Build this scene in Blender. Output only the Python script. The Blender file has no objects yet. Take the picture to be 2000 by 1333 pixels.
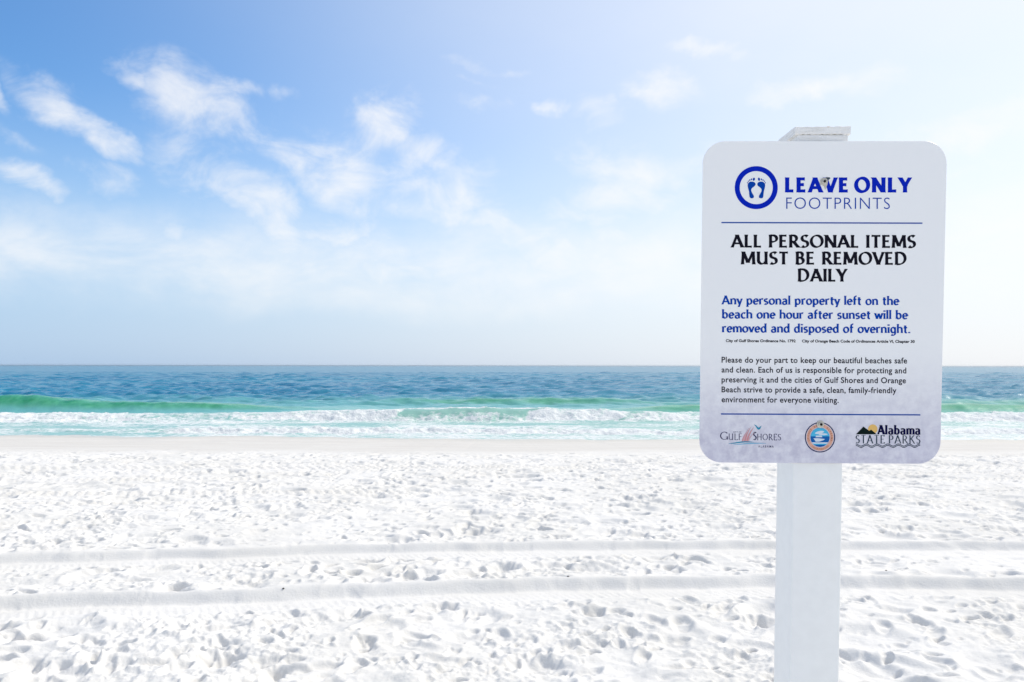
import bpy, math, random
import numpy as np
from mathutils import Vector, Matrix, Euler

R = math.radians
random.seed(7)
rng = np.random.default_rng(11)
scene = bpy.context.scene
col = scene.collection

# ------------------------------------------------------------------ camera
EYE = 1.6            # eye height above the dry sand
F = 1562.0           # focal length in photograph pixels (2000 px wide)
CX, CY = 1000.0, 714.5
ROLL = R(0.07)
cam_data = bpy.data.cameras.new('camera')
cam = bpy.data.objects.new('camera', cam_data)
col.objects.link(cam)
cam_data.sensor_width = 36.0
cam_data.lens = F / 2000.0 * 36.0
cam_data.shift_x = 0.0
cam_data.shift_y = (CY - 666.5) / 2000.0
cam_data.clip_start = 0.05
cam_data.clip_end = 60000.0
cam.location = (0, 0, EYE)
cam.rotation_euler = (Matrix.Rotation(R(90), 4, 'X') @ Matrix.Rotation(ROLL, 4, 'Z')).to_euler()
scene.camera = cam

# ------------------------------------------------------------------ light
SUN_AZ, SUN_EL = 57.0, 43.0            # degrees right of the view axis, above the horizon
sun_dir = Vector((math.cos(R(SUN_EL)) * math.sin(R(SUN_AZ)), math.cos(R(SUN_EL)) * math.cos(R(SUN_AZ)), math.sin(R(SUN_EL))))
sl = bpy.data.lights.new('sun', 'SUN')
sl.energy = 2.1
sl.angle = R(0.6)
sl.color = (1.0, 0.945, 0.85)
sun = bpy.data.objects.new('sun', sl)
col.objects.link(sun)
sun.rotation_euler = (-sun_dir).to_track_quat('-Z', 'Y').to_euler()

scene.view_settings.view_transform = 'Standard'
scene.view_settings.look = 'None'
scene.view_settings.gamma = 1.0
scene.view_settings.use_curve_mapping = False
scene.view_settings.exposure = 0.6

world = bpy.data.worlds.new('World')
scene.world = world
world.use_nodes = True


class NT:
    """small helper to write node trees"""
    def __init__(s, tree):
        s.t = tree
        s.n = tree.nodes
        s.n.clear()

    def new(s, kind, **kw):
        n = s.n.new(kind)
        for k, v in kw.items():
            setattr(n, k, v)
        return n

    def put(s, sock, v):
        if isinstance(v, bpy.types.NodeSocket):
            s.t.links.new(v, sock)
        elif v is not None:
            if sock.type == 'RGBA' and not hasattr(v, '__len__'):
                v = (v, v, v, 1)
            elif sock.type == 'RGBA' and len(v) == 3:
                v = (*v, 1)
            elif sock.type == 'VECTOR' and not hasattr(v, '__len__'):
                v = (v, v, v)
            sock.default_value = v

    def m(s, op, a, b=None, c=None, clamp=False):
        n = s.new('ShaderNodeMath', operation=op, use_clamp=clamp)
        s.put(n.inputs[0], a); s.put(n.inputs[1], b); s.put(n.inputs[2], c)
        return n.outputs[0]

    def vm(s, op, a, b=None):
        n = s.new('ShaderNodeVectorMath', operation=op)
        s.put(n.inputs[0], a); s.put(n.inputs[1], b)
        return n.outputs[1] if op in ('LENGTH', 'DOT_PRODUCT') else n.outputs[0]

    def mr(s, v, a, b, c=0.0, d=1.0, smooth=True):
        n = s.new('ShaderNodeMapRange', interpolation_type='SMOOTHSTEP' if smooth else 'LINEAR')
        for i, x in enumerate((v, a, b, c, d)):
            s.put(n.inputs[i], x)
        return n.outputs[0]

    def mix(s, f, a, b):
        n = s.new('ShaderNodeMix', data_type='RGBA')
        s.put(n.inputs[0], f); s.put(n.inputs[6], a); s.put(n.inputs[7], b)
        return n.outputs[2]

    def noise(s, vec, scale, detail=4, rough=0.55, dist=0.0, lac=2.0, color=False):
        n = s.new('ShaderNodeTexNoise')
        s.put(n.inputs['Vector'], vec)
        n.inputs['Scale'].default_value = scale
        n.inputs['Detail'].default_value = detail
        n.inputs['Roughness'].default_value = rough
        n.inputs['Distortion'].default_value = dist
        n.inputs['Lacunarity'].default_value = lac
        return n.outputs[1] if color else n.outputs[0]


def build_world():
    w = NT(world.node_tree)
    sky = w.new('ShaderNodeTexSky', sky_type='NISHITA')
    sky.sun_disc = False
    sky.sun_elevation = R(SUN_EL)
    sky.sun_rotation = R(SUN_AZ)
    sky.altitude = 0
    sky.air_density = 1.0
    sky.dust_density = 1.0
    sky.ozone_density = 2.5
    geo = w.new('ShaderNodeTexCoord')
    d = w.vm('NORMALIZE', geo.outputs['Generated'])
    sep = w.new('ShaderNodeSeparateXYZ'); w.put(sep.inputs[0], d)
    az = w.m('ARCTAN2', sep.outputs[0], sep.outputs[1])
    el = w.m('ARCSINE', sep.outputs[2])
    comb = w.new('ShaderNodeCombineXYZ'); w.put(comb.inputs[0], az); w.put(comb.inputs[1], el)
    ae = comb.outputs[0]
    # ragged edges: the cloud coordinates are stirred by noise
    nz = w.noise(d, 7.0, 5, 0.6, color=True)
    off = w.vm('MULTIPLY', w.vm('SUBTRACT', nz, (0.5, 0.5, 0.5)), (0.16, 0.10, 0.0))
    aed = w.vm('ADD', ae, off)
    # each cloud: bearing, elevation, half width, half height (degrees), tilt, density
    clouds = [
        (400, 200, 120, 60, 22, .95), (490, 172, 60, 18, 12, .6), (265, 142, 50, 18, 14, .7), (385, 268, 80, 36, 30, .55),
        (160, 228, 110, 26, 20, .85), (210, 335, 50, 32, 10, .6), (20, 262, 70, 22, 20, .4),
        (742, 250, 56, 42, -10, 1.0), (655, 345, 120, 50, 5, .95), (570, 320, 60, 30, 5, .7),
        (485, 385, 165, 50, 33, 1.0), (45, 355, 75, 26, 10, .8), (5, 192, 34, 18, 20, .8),
        (70, 500, 110, 30, 5, .7), (330, 452, 70, 26, 15, .8), (820, 315, 70, 42, 20, .75),
        (860, 400, 130, 54, 0, .8), (965, 440, 70, 40, 0, .7), (690, 460, 90, 36, 10, .75), (400, 500, 260, 40, 4, .55),
        (700, 520, 300, 42, 0, .6), (1100, 480, 220, 60, 0, .7), (1050, 220, 36, 16, 8, .8), (925, 112, 70, 12, 10, .45),
        (1370, 98, 70, 12, 8, .7), (1600, 180, 150, 24, 6, .85), (1310, 175, 95, 28, 14, .7),
        (1175, 232, 60, 34, 10, .65), (1120, 295, 60, 22, 0, .7), (1260, 345, 140, 44, 0, .8), (1200, 415, 140, 48, 0, .8),
        (1920, 250, 160, 40, -4, .9), (920, 200, 44, 18, 10, .35), (1700, 420, 260, 90, 0, .6), (905, 142, 40, 8, 10, .4),
        (2250, 330, 260, 60, -3, .8), (-260, 330, 200, 50, 8, .7), (-350, 150, 160, 40, 12, .6), (2500, 120, 220, 40, 4, .6),
        (1860, 172, 40, 12, 0, .5), (1900, 340, 90, 18, -5, .5), (1930, 410, 60, 24, 0, .6),
    ]
    total = None
    for (px, py, rx, ry, tilt, dens) in clouds:
        vx, vz = (px - CX) / F, (CY - py) / F
        ca = math.atan2(vx, 1.0); ce = math.asin(vz / math.sqrt(vx * vx + 1 + vz * vz))
        k = math.cos(ca)
        mp = w.new('ShaderNodeMapping', vector_type='TEXTURE')
        w.put(mp.inputs[0], aed)
        mp.inputs['Location'].default_value = (ca, ce, 0)
        mp.inputs['Rotation'].default_value = (0, 0, -R(tilt))
        mp.inputs['Scale'].default_value = (rx / F * k * k * 1.9, ry / F * k * 2.0, 1)
        v = w.mr(w.vm('LENGTH', mp.outputs[0]), 1.0, 0.0, 0.0, dens)
        total = v if total is None else w.m('MAXIMUM', total, v)
    # broken cloud in the rest of the sky
    flat = w.vm('MULTIPLY', d, (1.0, 1.0, 2.6))
    rest_n = w.mr(w.noise(flat, 3.2, 5, 0.55), 0.34, 0.56, 0, 1.1)
    rest = w.m('MULTIPLY', rest_n, w.mr(w.m('ABSOLUTE', az), 0.75, 1.1))
    total = w.m('MAXIMUM', total, rest)
    fine = w.noise(w.vm('MULTIPLY', d, (1.0, 1.0, 1.6)), 13.0, 9, 0.6, 0.5)
    dens = w.m('ADD', w.m('MULTIPLY', total, 1.0), w.m('MULTIPLY', w.m('SUBTRACT', fine, 0.5), 2.3))
    gate = w.mr(total, 0.02, 0.3)
    # a long thin bank of cloud lying low over the sea
    sp2 = w.new('ShaderNodeSeparateXYZ'); w.put(sp2.inputs[0], aed)
    lowbank = w.m('MULTIPLY', w.mr(sp2.outputs[1], 0.045, 0.12), w.mr(sp2.outputs[1], 0.205, 0.125))
    bn = w.noise(w.vm('MULTIPLY', d, (1.0, 1.0, 2.4)), 6.5, 7, 0.6, 0.3)
    lowbank = w.m('MULTIPLY', lowbank, w.mr(bn, 0.26, 0.68, 0.15, 1.0))
    cover = w.m('MAXIMUM', w.m('MULTIPLY', w.mr(dens, 0.10, 1.45), gate), w.m('MULTIPLY', lowbank, 0.85))
    veil_n = w.noise(w.vm('MULTIPLY', d, (1.0, 1.0, 2.2)), 2.2, 5, 0.55)
    # thin high veil, thickest round the sun's bearing and towards the horizon
    sd = w.vm('DOT_PRODUCT', d, tuple(sun_dir))
    veil = w.m('MULTIPLY', w.mr(sd, VEIL_LO, VEIL_HI, 0, VEIL_K), w.m('ADD', 0.75, w.m('MULTIPLY', veil_n, 0.5)))
    low = w.mr(el, 0.32, 0.02, 0.0, 0.85)
    air = w.m('SUBTRACT', 1.0, w.m('MULTIPLY', w.m('SUBTRACT', 1.0, veil), w.m('SUBTRACT', 1.0, low)))
    sat = w.new('ShaderNodeHueSaturation'); sat.inputs['Saturation'].default_value = SKY_SAT; sat.inputs['Value'].default_value = SKY_VAL
    w.put(sat.inputs['Color'], w.vm('MULTIPLY', sky.outputs[0], SKY_TINT))
    c1 = w.mix(air, sat.outputs[0], w.mix(w.mr(sd, -0.1, 0.9), HAZE_FAR, HAZE_NEAR))
    c2 = w.mix(w.m('MULTIPLY', cover, 0.8), c1, CLOUD)
    bg = w.new('ShaderNodeBackground'); w.put(bg.inputs[0], c2); bg.inputs[1].default_value = 0.1
    out = w.new('ShaderNodeOutputWorld'); w.t.links.new(bg.outputs[0], out.inputs[0])


VEIL_LO, VEIL_HI, VEIL_K = 0.15, 0.98, 0.85
SKY_TINT = (0.99, 0.95, 0.95)
SKY_SAT, SKY_VAL = 1.34, 1.27
HAZE_FAR, HAZE_NEAR = (2.75, 4.05, 5.8), (6.3, 6.45, 6.6)
CLOUD = (6.6, 6.6, 6.6)
build_world()


# ------------------------------------------------------------------ helpers
def tag(o, label=None, cat=None, group=None, kind=None):
    for k, v in (('label', label), ('category', cat), ('group', group), ('kind', kind)):
        if v:
            o[k] = v
    return o


def link(name, me, m, parent=None, loc=None):
    me.name = name
    o = bpy.data.objects.new(name, me)
    col.objects.link(o)
    if m is not None and not me.materials:
        me.materials.append(m)
    if parent is not None:
        o.parent = parent
    if loc is not None:
        o.location = loc
    return o


def mesh(name, verts, faces):
    me = bpy.data.meshes.new(name)
    me.from_pydata([tuple(v) for v in verts], [], faces)
    me.validate()
    me.update()
    return me


def grid_mesh(name, P, smooth=True):
    """P: rows x cols x 3 -> quad sheet"""
    r, c, _ = P.shape
    me = bpy.data.meshes.new(name)
    me.vertices.add(r * c)
    me.vertices.foreach_set('co', P.astype(np.float32).ravel())
    idx = np.arange(r * c).reshape(r, c)
    q = np.stack([idx[:-1, :-1], idx[:-1, 1:], idx[1:, 1:], idx[1:, :-1]], -1).reshape(-1, 4)
    n = len(q)
    me.loops.add(n * 4)
    me.loops.foreach_set('vertex_index', q.ravel().astype(np.int32))
    me.polygons.add(n)
    me.polygons.foreach_set('loop_start', np.arange(0, n * 4, 4, dtype=np.int32))
    me.polygons.foreach_set('use_smooth', np.full(n, smooth))
    me.update(calc_edges=True)
    return me


def attr(me, name, v):
    a = me.attributes.new(name, 'FLOAT', 'POINT')
    a.data.foreach_set('value', v.astype(np.float32).ravel())


def mat(name):
    m = bpy.data.materials.new(name)
    m.use_nodes = True
    return m, NT(m.node_tree)


def plain(name, c, rough=0.5, spec=0.4, metal=0.0, bump=None, vary=0.06):
    m, w = mat(name)
    p = w.new('ShaderNodeBsdfPrincipled')
    tc = w.new('ShaderNodeTexCoord')
    n = w.noise(tc.outputs['Object'], 40.0, 4)
    w.put(p.inputs['Base Color'], w.mix(w.mr(n, .3, .7), tuple(x * (1 - vary) for x in c), c))
    p.inputs['Roughness'].default_value = rough
    p.inputs['Specular IOR Level'].default_value = spec
    p.inputs['Metallic'].default_value = metal
    if bump:
        b = w.new('ShaderNodeBump'); b.inputs['Strength'].default_value = bump[1]; b.inputs['Distance'].default_value = 0.002
        w.put(b.inputs['Height'], w.noise(tc.outputs['Object'], bump[0], 5))
        w.put(p.inputs['Normal'], b.outputs[0])
    o = w.new('ShaderNodeOutputMaterial'); w.t.links.new(p.outputs[0], o.inputs[0])
    return m


def vnoise(x, y, seed=0):
    """value noise in 0..1"""
    xi = np.floor(x).astype(np.int64); yi = np.floor(y).astype(np.int64)
    fx = x - xi; fy = y - yi
    fx = fx * fx * (3 - 2 * fx); fy = fy * fy * (3 - 2 * fy)

    def h(a, b):
        n = (a * 374761393 + b * 668265263 + seed * 1442695041) & 0xffffffff
        n = ((n ^ (n >> 13)) * 1274126177) & 0xffffffff
        n = (n ^ (n >> 16)) & 0xffff
        return n / 65535.0
    a = h(xi, yi) * (1 - fx) + h(xi + 1, yi) * fx
    b = h(xi, yi + 1) * (1 - fx) + h(xi + 1, yi + 1) * fx
    return a * (1 - fy) + b * fy


def fbm(x, y, octaves=4, seed=0, gain=0.5):
    s = 0; a = 1; t = 0
    for k in range(octaves):
        c, d = math.cos(k * 0.9), math.sin(k * 0.9)
        s = s + a * vnoise((c * x - d * y) * 2 ** k + 17.3 * k, (d * x + c * y) * 2 ** k - 5.1 * k, seed + k)
        t += a; a *= gain
    return s / t


def sstep(a, b, x):
    t = np.clip((x - a) / (b - a), 0, 1)
    return t * t * (3 - 2 * t)


# ------------------------------------------------------------------ beach
SEA = -0.60     # still water level


def track_line(k, X):
    xs = [(-10, -6.5, -4.19, -2.8, -1.34, .45, 2.27, 4.53, 10), (-10, -6, -3.4, -2.27, -1.09, .37, 1.89, 2.43, 3.73, 10)][k]
    ds = [(5.4, 6.1, 6.54, 6.72, 6.93, 7.06, 7.10, 7.08, 7.0), (3.9, 4.8, 5.32, 5.46, 5.65, 5.82, 5.88, 5.87, 5.82, 5.7)][k]
    return np.interp(X, xs, ds) + 0.05 * (vnoise(X * 1.7, X * 0 + k, 31) - .5) + 0.03 * (vnoise(X * 6, X * 0 + k, 32) - .5)


def build_beach():
    # --- footprints and churned sand on a regular map, 1.2 cm cells
    cell = 0.012
    x0, x1, y0, y1 = -15.0, 15.0, 2.4, 17.4
    nx, ny = int((x1 - x0) / cell), int((y1 - y0) / cell)
    H = np.zeros((ny, nx), np.float32)

    def stamp(cx, cy, L, W, ang, dep, rim, skew):
        r = max(L, W) * 1.6
        i0, i1 = int((cx - r - x0) / cell), int((cx + r - x0) / cell)
        j0, j1 = int((cy - r - y0) / cell), int((cy + r - y0) / cell)
        i0, j0 = max(i0, 0), max(j0, 0); i1, j1 = min(i1, nx), min(j1, ny)
        if i1 - i0 < 2 or j1 - j0 < 2:
            return
        X, Y = np.meshgrid(x0 + np.arange(i0, i1) * cell - cx, y0 + np.arange(j0, j1) * cell - cy)
        c, s = math.cos(ang), math.sin(ang)
        u = (c * X + s * Y) / L; v = (-s * X + c * Y) / (W * (1 + skew * np.clip((c * X + s * Y) / L, -1, 1)))
        q = np.sqrt(u * u + v * v)
        bowl = -dep * (1 - sstep(0.55, 1.0, q)) * (1 + .35 * u)
        ring = rim * np.exp(-((q - 1.12) / 0.2) ** 2) * (0.6 + 0.6 * np.sin(3 * np.arctan2(v, u) + cx * 9))
        H[j0:j1, i0:i1] += bowl + ring

    n = 11500
    px = rng.uniform(x0, x1, n); py = rng.uniform(y0, y1, n)
    dens = fbm(px * .5, py * .5, 3, 5)
    keep = rng.uniform(.25, .68, n) < dens + .06
    for cx, cy in zip(px[keep], py[keep]):
        L = random.uniform(.045, .15); W = L * random.uniform(.35, .6)
        ang = random.gauss(.9, .8) if random.random() < .6 else random.uniform(0, math.pi)
        stamp(cx, cy, L, W, ang, random.uniform(.12, .42) * L * .62, random.uniform(.004, .014), random.uniform(-.3, .3))
    for k in range(12000):      # small scuffs
        L = random.uniform(.03, .07)
        stamp(random.uniform(x0, x1), random.uniform(y0, y1), L, L * random.uniform(.35, .8), random.gauss(.7, .7), L * random.uniform(.18, .42), L * .08, 0)
    for k in range(1800):      # broad soft hollows
        L = random.uniform(.14, .3)
        stamp(random.uniform(x0, x1), random.uniform(y0, y1), L, L * random.uniform(.5, .9), random.uniform(0, 3.14), random.uniform(.01, .028), .008, 0)

    # --- sheet that fans out with distance
    D = [-8, -5, -3, -1.5, -.5, .5, 1.3, 2.0, 2.5, 2.9, 3.2]
    d = 3.4
    while d < 27.0:
        D.append(d); d += max(.0022 * d, .0095)
    D += [28, 30, 33, 38, 45, 60]
    D = np.array(D)
    core = np.linspace(-.86, .86, 1120)
    g = .86 + np.cumsum(.02 * 1.42 ** np.arange(16))
    U = np.concatenate([-g[::-1], core, g])
    width = np.maximum(D, 3.0)
    X = U[None, :] * width[:, None]
    Y = np.repeat(D[:, None], len(U), 1)
    # sample the map (mirrored past its edge)
    fx = np.abs(((X - x0) / cell)); span = nx - 2
    fx = np.where((fx // span) % 2 == 0, fx % span, span - fx % span)
    fy = np.clip((Y - y0) / cell, 0, ny - 2.001)
    xi, yi = fx.astype(int), fy.astype(int); a, b = fx - xi, fy - yi
    xi = np.clip(xi, 0, nx - 2)
    foot = (H[yi, xi] * (1 - a) + H[yi, xi + 1] * a) * (1 - b) + (H[yi + 1, xi] * (1 - a) + H[yi + 1, xi + 1] * a) * b
    und = (fbm(X * 1.1, Y * 1.3, 4, 3) - .5) * .07 + (fbm(X * 4.5 + 3, Y * 4.5, 4, 8) - .5) * .026
    patch = sstep(.5, .66, fbm(X * 1.4, Y * 1.4, 3, 21))
    crumb = (fbm(X * 24, Y * 24, 3, 14) - .5) * (.007 + .022 * patch)
    drift = np.abs(fbm(X * 2.2 + Y * 1.6, Y * 3.1 - X * 1.2, 4, 44) - .5) * -.03
    rough = foot + und + crumb + drift
    edge = 16.0 + 1.2 * (fbm(X * .12, Y * 0, 3, 61) - .5) + .8 * (fbm(X * .8, Y * .5, 3, 62) - .5)
    dry = 1 - sstep(-2.0, 1.2, Y - edge + 1.2 * (fbm(X * 1.5, Y * 1.2, 3, 63) - .5))
    rough *= dry * .95 + .05
    z = rough
    # two wheel ruts in the foreground, sunk with a bank on the far side
    for k, amp in ((0, .84), (1, .96)):
        s = Y - track_line(k, X)
        s = np.where(s > 0, s * (1 + .5 * (fbm(X * 2.6, X * 0 + 9 * k, 3, 35) - .5)), s)
        flat = sstep(-.34, -.22, s) * (1 - sstep(.10, .19, s))
        lip = np.clip(1 - np.abs(s - .11) / .11, 0, 1)
        z = z * (1 - .88 * flat)
        tread = .0012 * np.sin((X + .5 * s) * 2 * math.pi / .055) * sstep(-.26, -.22, s) * (1 - sstep(-.10, -.05, s)) * (.3 + vnoise(X * 3, Y * 9, 5))
        scar = .010 * (vnoise(X * 14 + s * 30, s * 22, 71) - .5) * sstep(.55, .7, vnoise(X * 1.3, X * 0, 72)) * sstep(-.04, .02, s) * (1 - sstep(.1, .15, s))
        prof = -.036 * sstep(-.32, -.2, s) * (1 - sstep(-.02, .10, s)) + .030 * sstep(-.01, .11, s) * (1 - sstep(.13, .5, s)) + .008 * lip
        z = z + amp * prof + tread + scar
    # older, fainter tyre prints further down the beach: rows of cleat marks
    for Dt, sl_, wd, st in ((10.1, .012, .16, .13), (11.3, .01, .14, .12), (11.9, .01, .1, .14), (12.6, .006, .2, .16), (9.4, .02, .06, .12)):
        s = Y - (Dt + sl_ * X + .1 * (vnoise(X * .3, X * 0, 90) - .5))
        on = np.exp(-(s / wd) ** 4) * sstep(.36, .6, fbm(X * .22, X * 0 + Dt, 2, int(Dt * 10)))
        z = z * (1 - .75 * on) + on * (-.012 + .022 * (np.sin((X - .8 * s) * 2 * math.pi / st) > .2) * (np.sin(s * 2 * math.pi / .11 + 1) > -.2))
    # slope down to the water
    bend = 13.2
    slope = -.0520 * (Y - bend) * sstep(0, 2.4, Y - bend)
    z = z + np.where(Y > bend, slope, 0) + .05 * np.exp(-((Y - 13.3) / 1.2) ** 2) * 0
    swash = sstep(18, 22, Y)
    z = z + swash * (.11 * (fbm(X * .35, Y * .15, 4, 77, .6) - .5) - .04 * sstep(-12, 2, X))
    wet = sstep(-1.6, 2.2, Y - edge + 1.5 * (fbm(X * 1.1, Y * .8, 3, 64) - .5))
    soak = sstep(-.47, -.59, z)
    me = grid_mesh('sand', np.stack([X, Y, z], -1))
    attr(me, 'wet', wet)
    attr(me, 'soak', soak)
    return me


def sand_material():
    m, w = mat('quartz_sand')
    tc = w.new('ShaderNodeTexCoord'); P = tc.outputs['Object']
    at = w.new('ShaderNodeAttribute', attribute_name='wet')
    so = w.new('ShaderNodeAttribute', attribute_name='soak')
    big = w.noise(P, .7, 4)
    mid = w.noise(P, 9.0, 4)
    dry = w.mix(w.mr(big, .35, .65), (.70, .685, .655), (.74, .725, .70))
    dry = w.mix(w.mr(mid, .55, .8, 0, .3), dry, (.66, .64, .60))
    damp = w.mix(w.mr(w.noise(w.vm('MULTIPLY', P, (.25, 1.2, 1)), 2.0, 5), .35, .7), (.60, .575, .54), (.65, .63, .595))
    c = w.mix(at.outputs['Fac'], dry, damp)
    c = w.mix(so.outputs['Fac'], c, (.58, .55, .49))
    grains = w.noise(P, 700.0, 2)
    c = w.mix(w.mr(grains, .68, .8, 0, .35), c, (.5, .46, .4))
    p = w.new('ShaderNodeBsdfPrincipled')
    w.put(p.inputs['Base Color'], c)
    w.put(p.inputs['Roughness'], w.m('SUBTRACT', 0.95, w.m('MULTIPLY', so.outputs['Fac'], .6)))
    p.inputs['Specular IOR Level'].default_value = .2
    b = w.new('ShaderNodeBump'); b.inputs['Distance'].default_value = .006
    w.put(b.inputs['Strength'], w.m('SUBTRACT', .6, w.m('MULTIPLY', at.outputs['Fac'], .5)))
    w.put(b.inputs['Height'], w.noise(P, 60.0, 5, .65))
    w.put(p.inputs['Normal'], b.outputs[0])
    o = w.new('ShaderNodeOutputMaterial'); w.t.links.new(p.outputs[0], o.inputs[0])
    return m


beach = link('beach', build_beach(), sand_material())
tag(beach, kind='structure')


# ------------------------------------------------------------------ sea
def interp(x, pts):
    xs, ys = zip(*pts)
    return np.interp(x, xs, ys)


def breaker(s, steep, back):
    """height across a wave: s = distance beyond its foot, steep front then long back"""
    return sstep(0, steep, s) * np.exp(-np.clip(s - steep, 0, None) ** 2 / (2 * back * back))


def build_sea():
    D = [18.0, 20.0, 22.0]
    d = 22.6
    while d < 52:
        D.append(d); d += .0021 * d
    while d < 260:
        D.append(d); d += .0048 * d
    while d < 30000:
        D.append(d); d *= 1.045
    D = np.array(D)
    core = np.linspace(-.82, .82, 900)
    g = .82 + np.cumsum(.02 * 1.5 ** np.arange(14))
    U = np.concatenate([-g[::-1], core, g])
    X = U[None, :] * D[:, None]
    Y = np.repeat(D[:, None], len(U), 1)
    z = np.zeros_like(X); foam = np.zeros_like(X)
    # wind chop: many short crested trains, stronger offshore
    amp_zone = sstep(37, 52, Y) * .85 + .15
    fade = 1 - sstep(450, 1500, Y)
    r = np.random.default_rng(3)
    for k in range(64):
        lam = 0.45 * (7 / 0.45) ** (k / 63.0)
        th = r.normal(0, .55) + (.25 if lam < 4 else .1)
        kx, ky = math.sin(th) * 2 * math.pi / lam, math.cos(th) * 2 * math.pi / lam
        ph = r.uniform(0, 6.28)
        a = .0125 * lam ** .5
        res = 1 - sstep(lam * 45, lam * 110, Y)
        w_ = 2 * ((np.sin(kx * X + ky * Y + ph) + 1) / 2) ** 1.7 - .8
        z += a * w_ * res * amp_zone * fade
    z *= .5 + .8 * fbm(X * .045, Y * .03, 3, 12)
    # the left green roller
    wob = .9 * (fbm(X * .12, X * 0, 3, 41) - .5) + .25 * (fbm(X * .9, X * 0, 3, 42) - .5)
    A = interp(X, [(-60, .5), (-34, .72), (-24.6, .70), (-23, .68), (-21.7, .56), (-20.6, .50), (-19.2, .42), (-18, .455), (-15.8, .38), (-13.6, .30), (-11.5, .20), (-7.5, .08), (-4, 0), (60, 0)])
    s = Y - (36.4 + wob * .6 + .03 * np.abs(X + 20))
    A = A * (.86 + .28 * fbm(X * .55, X * 0, 3, 57))
    roller = A * breaker(s, 1.5 + A, 2.2)
    ribs = .09 * (fbm(X * 1.7 + s * 1.1, s * .45, 4, 51) - .5) * sstep(.1, .5, A)
    z += roller + ribs * breaker(s, 1.5, 1.5)
    face = sstep(.25, 1.5, s) * breaker(s, 1.2, 2.0) * sstep(.04, .3, A) * (1 - sstep(2.6, 4.2, s)) * sstep(-.2, .4, s)
    # the right green roller
    A2 = interp(X, [(-60, 0), (2.5, 0), (6, .22), (8.5, .36), (14, .4), (21, .42), (25, .36), (34, .5), (60, .4)])
    s2 = Y - (36.0 + wob)
    z += A2 * breaker(s2, 1.5, 1.8)
    face = np.maximum(face, breaker(s2, 1.2, 1.5) * sstep(.04, .3, A2) * (1 - sstep(2.0, 3.4, s2)) * .8)
    # the far low swell, centre
    A3 = interp(X, [(-60, .2), (-30, .12), (-12, 0), (-7, .15), (-2, .3), (3, .26), (8, .16), (16, 0), (26, .2), (60, .25)])
    s3 = Y - (44.2 + 1.4 * (fbm(X * .1, X * 0, 3, 43) - .5))
    z += A3 * breaker(s3, 1.6, 2.2)
    face = np.maximum(face, breaker(s3, 1.3, 1.6) * sstep(.08, .3, A3) * .75 * (1 - sstep(1.8, 3.2, s3)))
    # the broken wave, centre: foaming crest with green windows
    A4 = interp(X, [(-60, .10), (-20, .13), (-12, .2), (-6.5, .34), (-4.5, .42), (-2, .46), (1, .44), (4, .36), (7, .24), (14, .2), (20, .3), (60, .2)])
    s4 = Y - (31.6 + 1.5 * (fbm(X * .1, X * 0, 3, 44) - .5) + .5 * (fbm(X * .8, X * 0, 3, 45) - .5))
    br = breaker(s4, 1.1, 1.5)
    z += A4 * br
    # the small last bore near the edge
    A5 = interp(X, [(-60, .05), (-13, .05), (-10, .11), (0, .12), (8, .1), (60, .12)])
    s5 = Y - (26.0 + 1.3 * (fbm(X * .14, X * 0, 3, 46) - .5) + .5 * (fbm(X * 1.1, X * 0, 2, 47) - .5))
    z += A5 * breaker(s5, .5, .9)
    # foam cover
    n1 = fbm(X * .55, Y * .9, 4, 101); n2 = fbm(X * 2.6, Y * 2.2, 4, 102); n0 = fbm(X * .14, Y * .5, 3, 103)
    back_edge = np.where(X < -5, 36.5 + wob * .6 + .03 * np.abs(X + 20), 36.2)
    zone = sstep(22, 23.5, Y) * (1 - sstep(-.5, .35, Y - back_edge))
    foam = zone * (.50 + .5 * (n1 - .5) + .5 * (n0 - .5))
    thick = np.maximum(np.exp(-((s4 - .5) / .95) ** 2) * sstep(.08, .3, A4) * 1.0, np.exp(-((s5 - .25) / .6) ** 2) * sstep(.04, .1, A5))
    thick = np.maximum(thick, (1 - sstep(-22, -2, X)) * sstep(29.8, 31.5, Y) * (1 - sstep(-.7, .1, Y - back_edge)) * .95)
    thick = np.maximum(thick, .85 * sstep(3, 9, X) * sstep(32.0, 34, Y) * (1 - sstep(-.4, .4, s2)))
    win = np.exp(-((s4 - 1.0) / .8) ** 2) * sstep(.46, .56, n1) * sstep(-7, -4, X) * (1 - sstep(4, 7, X)) * .75
    foam = np.clip(np.maximum(foam, thick * (.85 + .5 * (n2 - .5))) - win * .75, 0, 1)
    crest = np.exp(-((s4 - 1.25) / .28) ** 2) * sstep(.25, .4, A4) * sstep(-8, -5, X) * (1 - sstep(5, 9, X))
    foam = np.maximum(foam, crest * (.55 + .7 * (n2 - .2)))
    wash = np.exp(-((Y - 24.9) / .6) ** 2) * (.5 + (n1 - .5))
    foam = np.maximum(foam, wash * 1.0)
    lump = (.24 * (fbm(X * 1.9, Y * 2.4, 4, 104, .6) - .5) + .09 * (fbm(X * 6, Y * 6, 3, 105, .6) - .5))
    z += lump * np.clip(thick, 0, 1) * sstep(.3, .6, foam) * zone
    z *= sstep(23.2, 26.5, Y) * .93 + .07
    
    shal = 1 - sstep(38, 62, Y + 5 * (n0 - .5))
    me = grid_mesh('sea', np.stack([X, Y, SEA + z], -1))
    attr(me, 'foam', foam); attr(me, 'face', np.clip(face, 0, 1)); attr(me, 'shallow', shal); attr(me, 'aerated', np.clip(zone * (.75 + .5 * (n1 - .3)), 0, 1))
    return me


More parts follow.
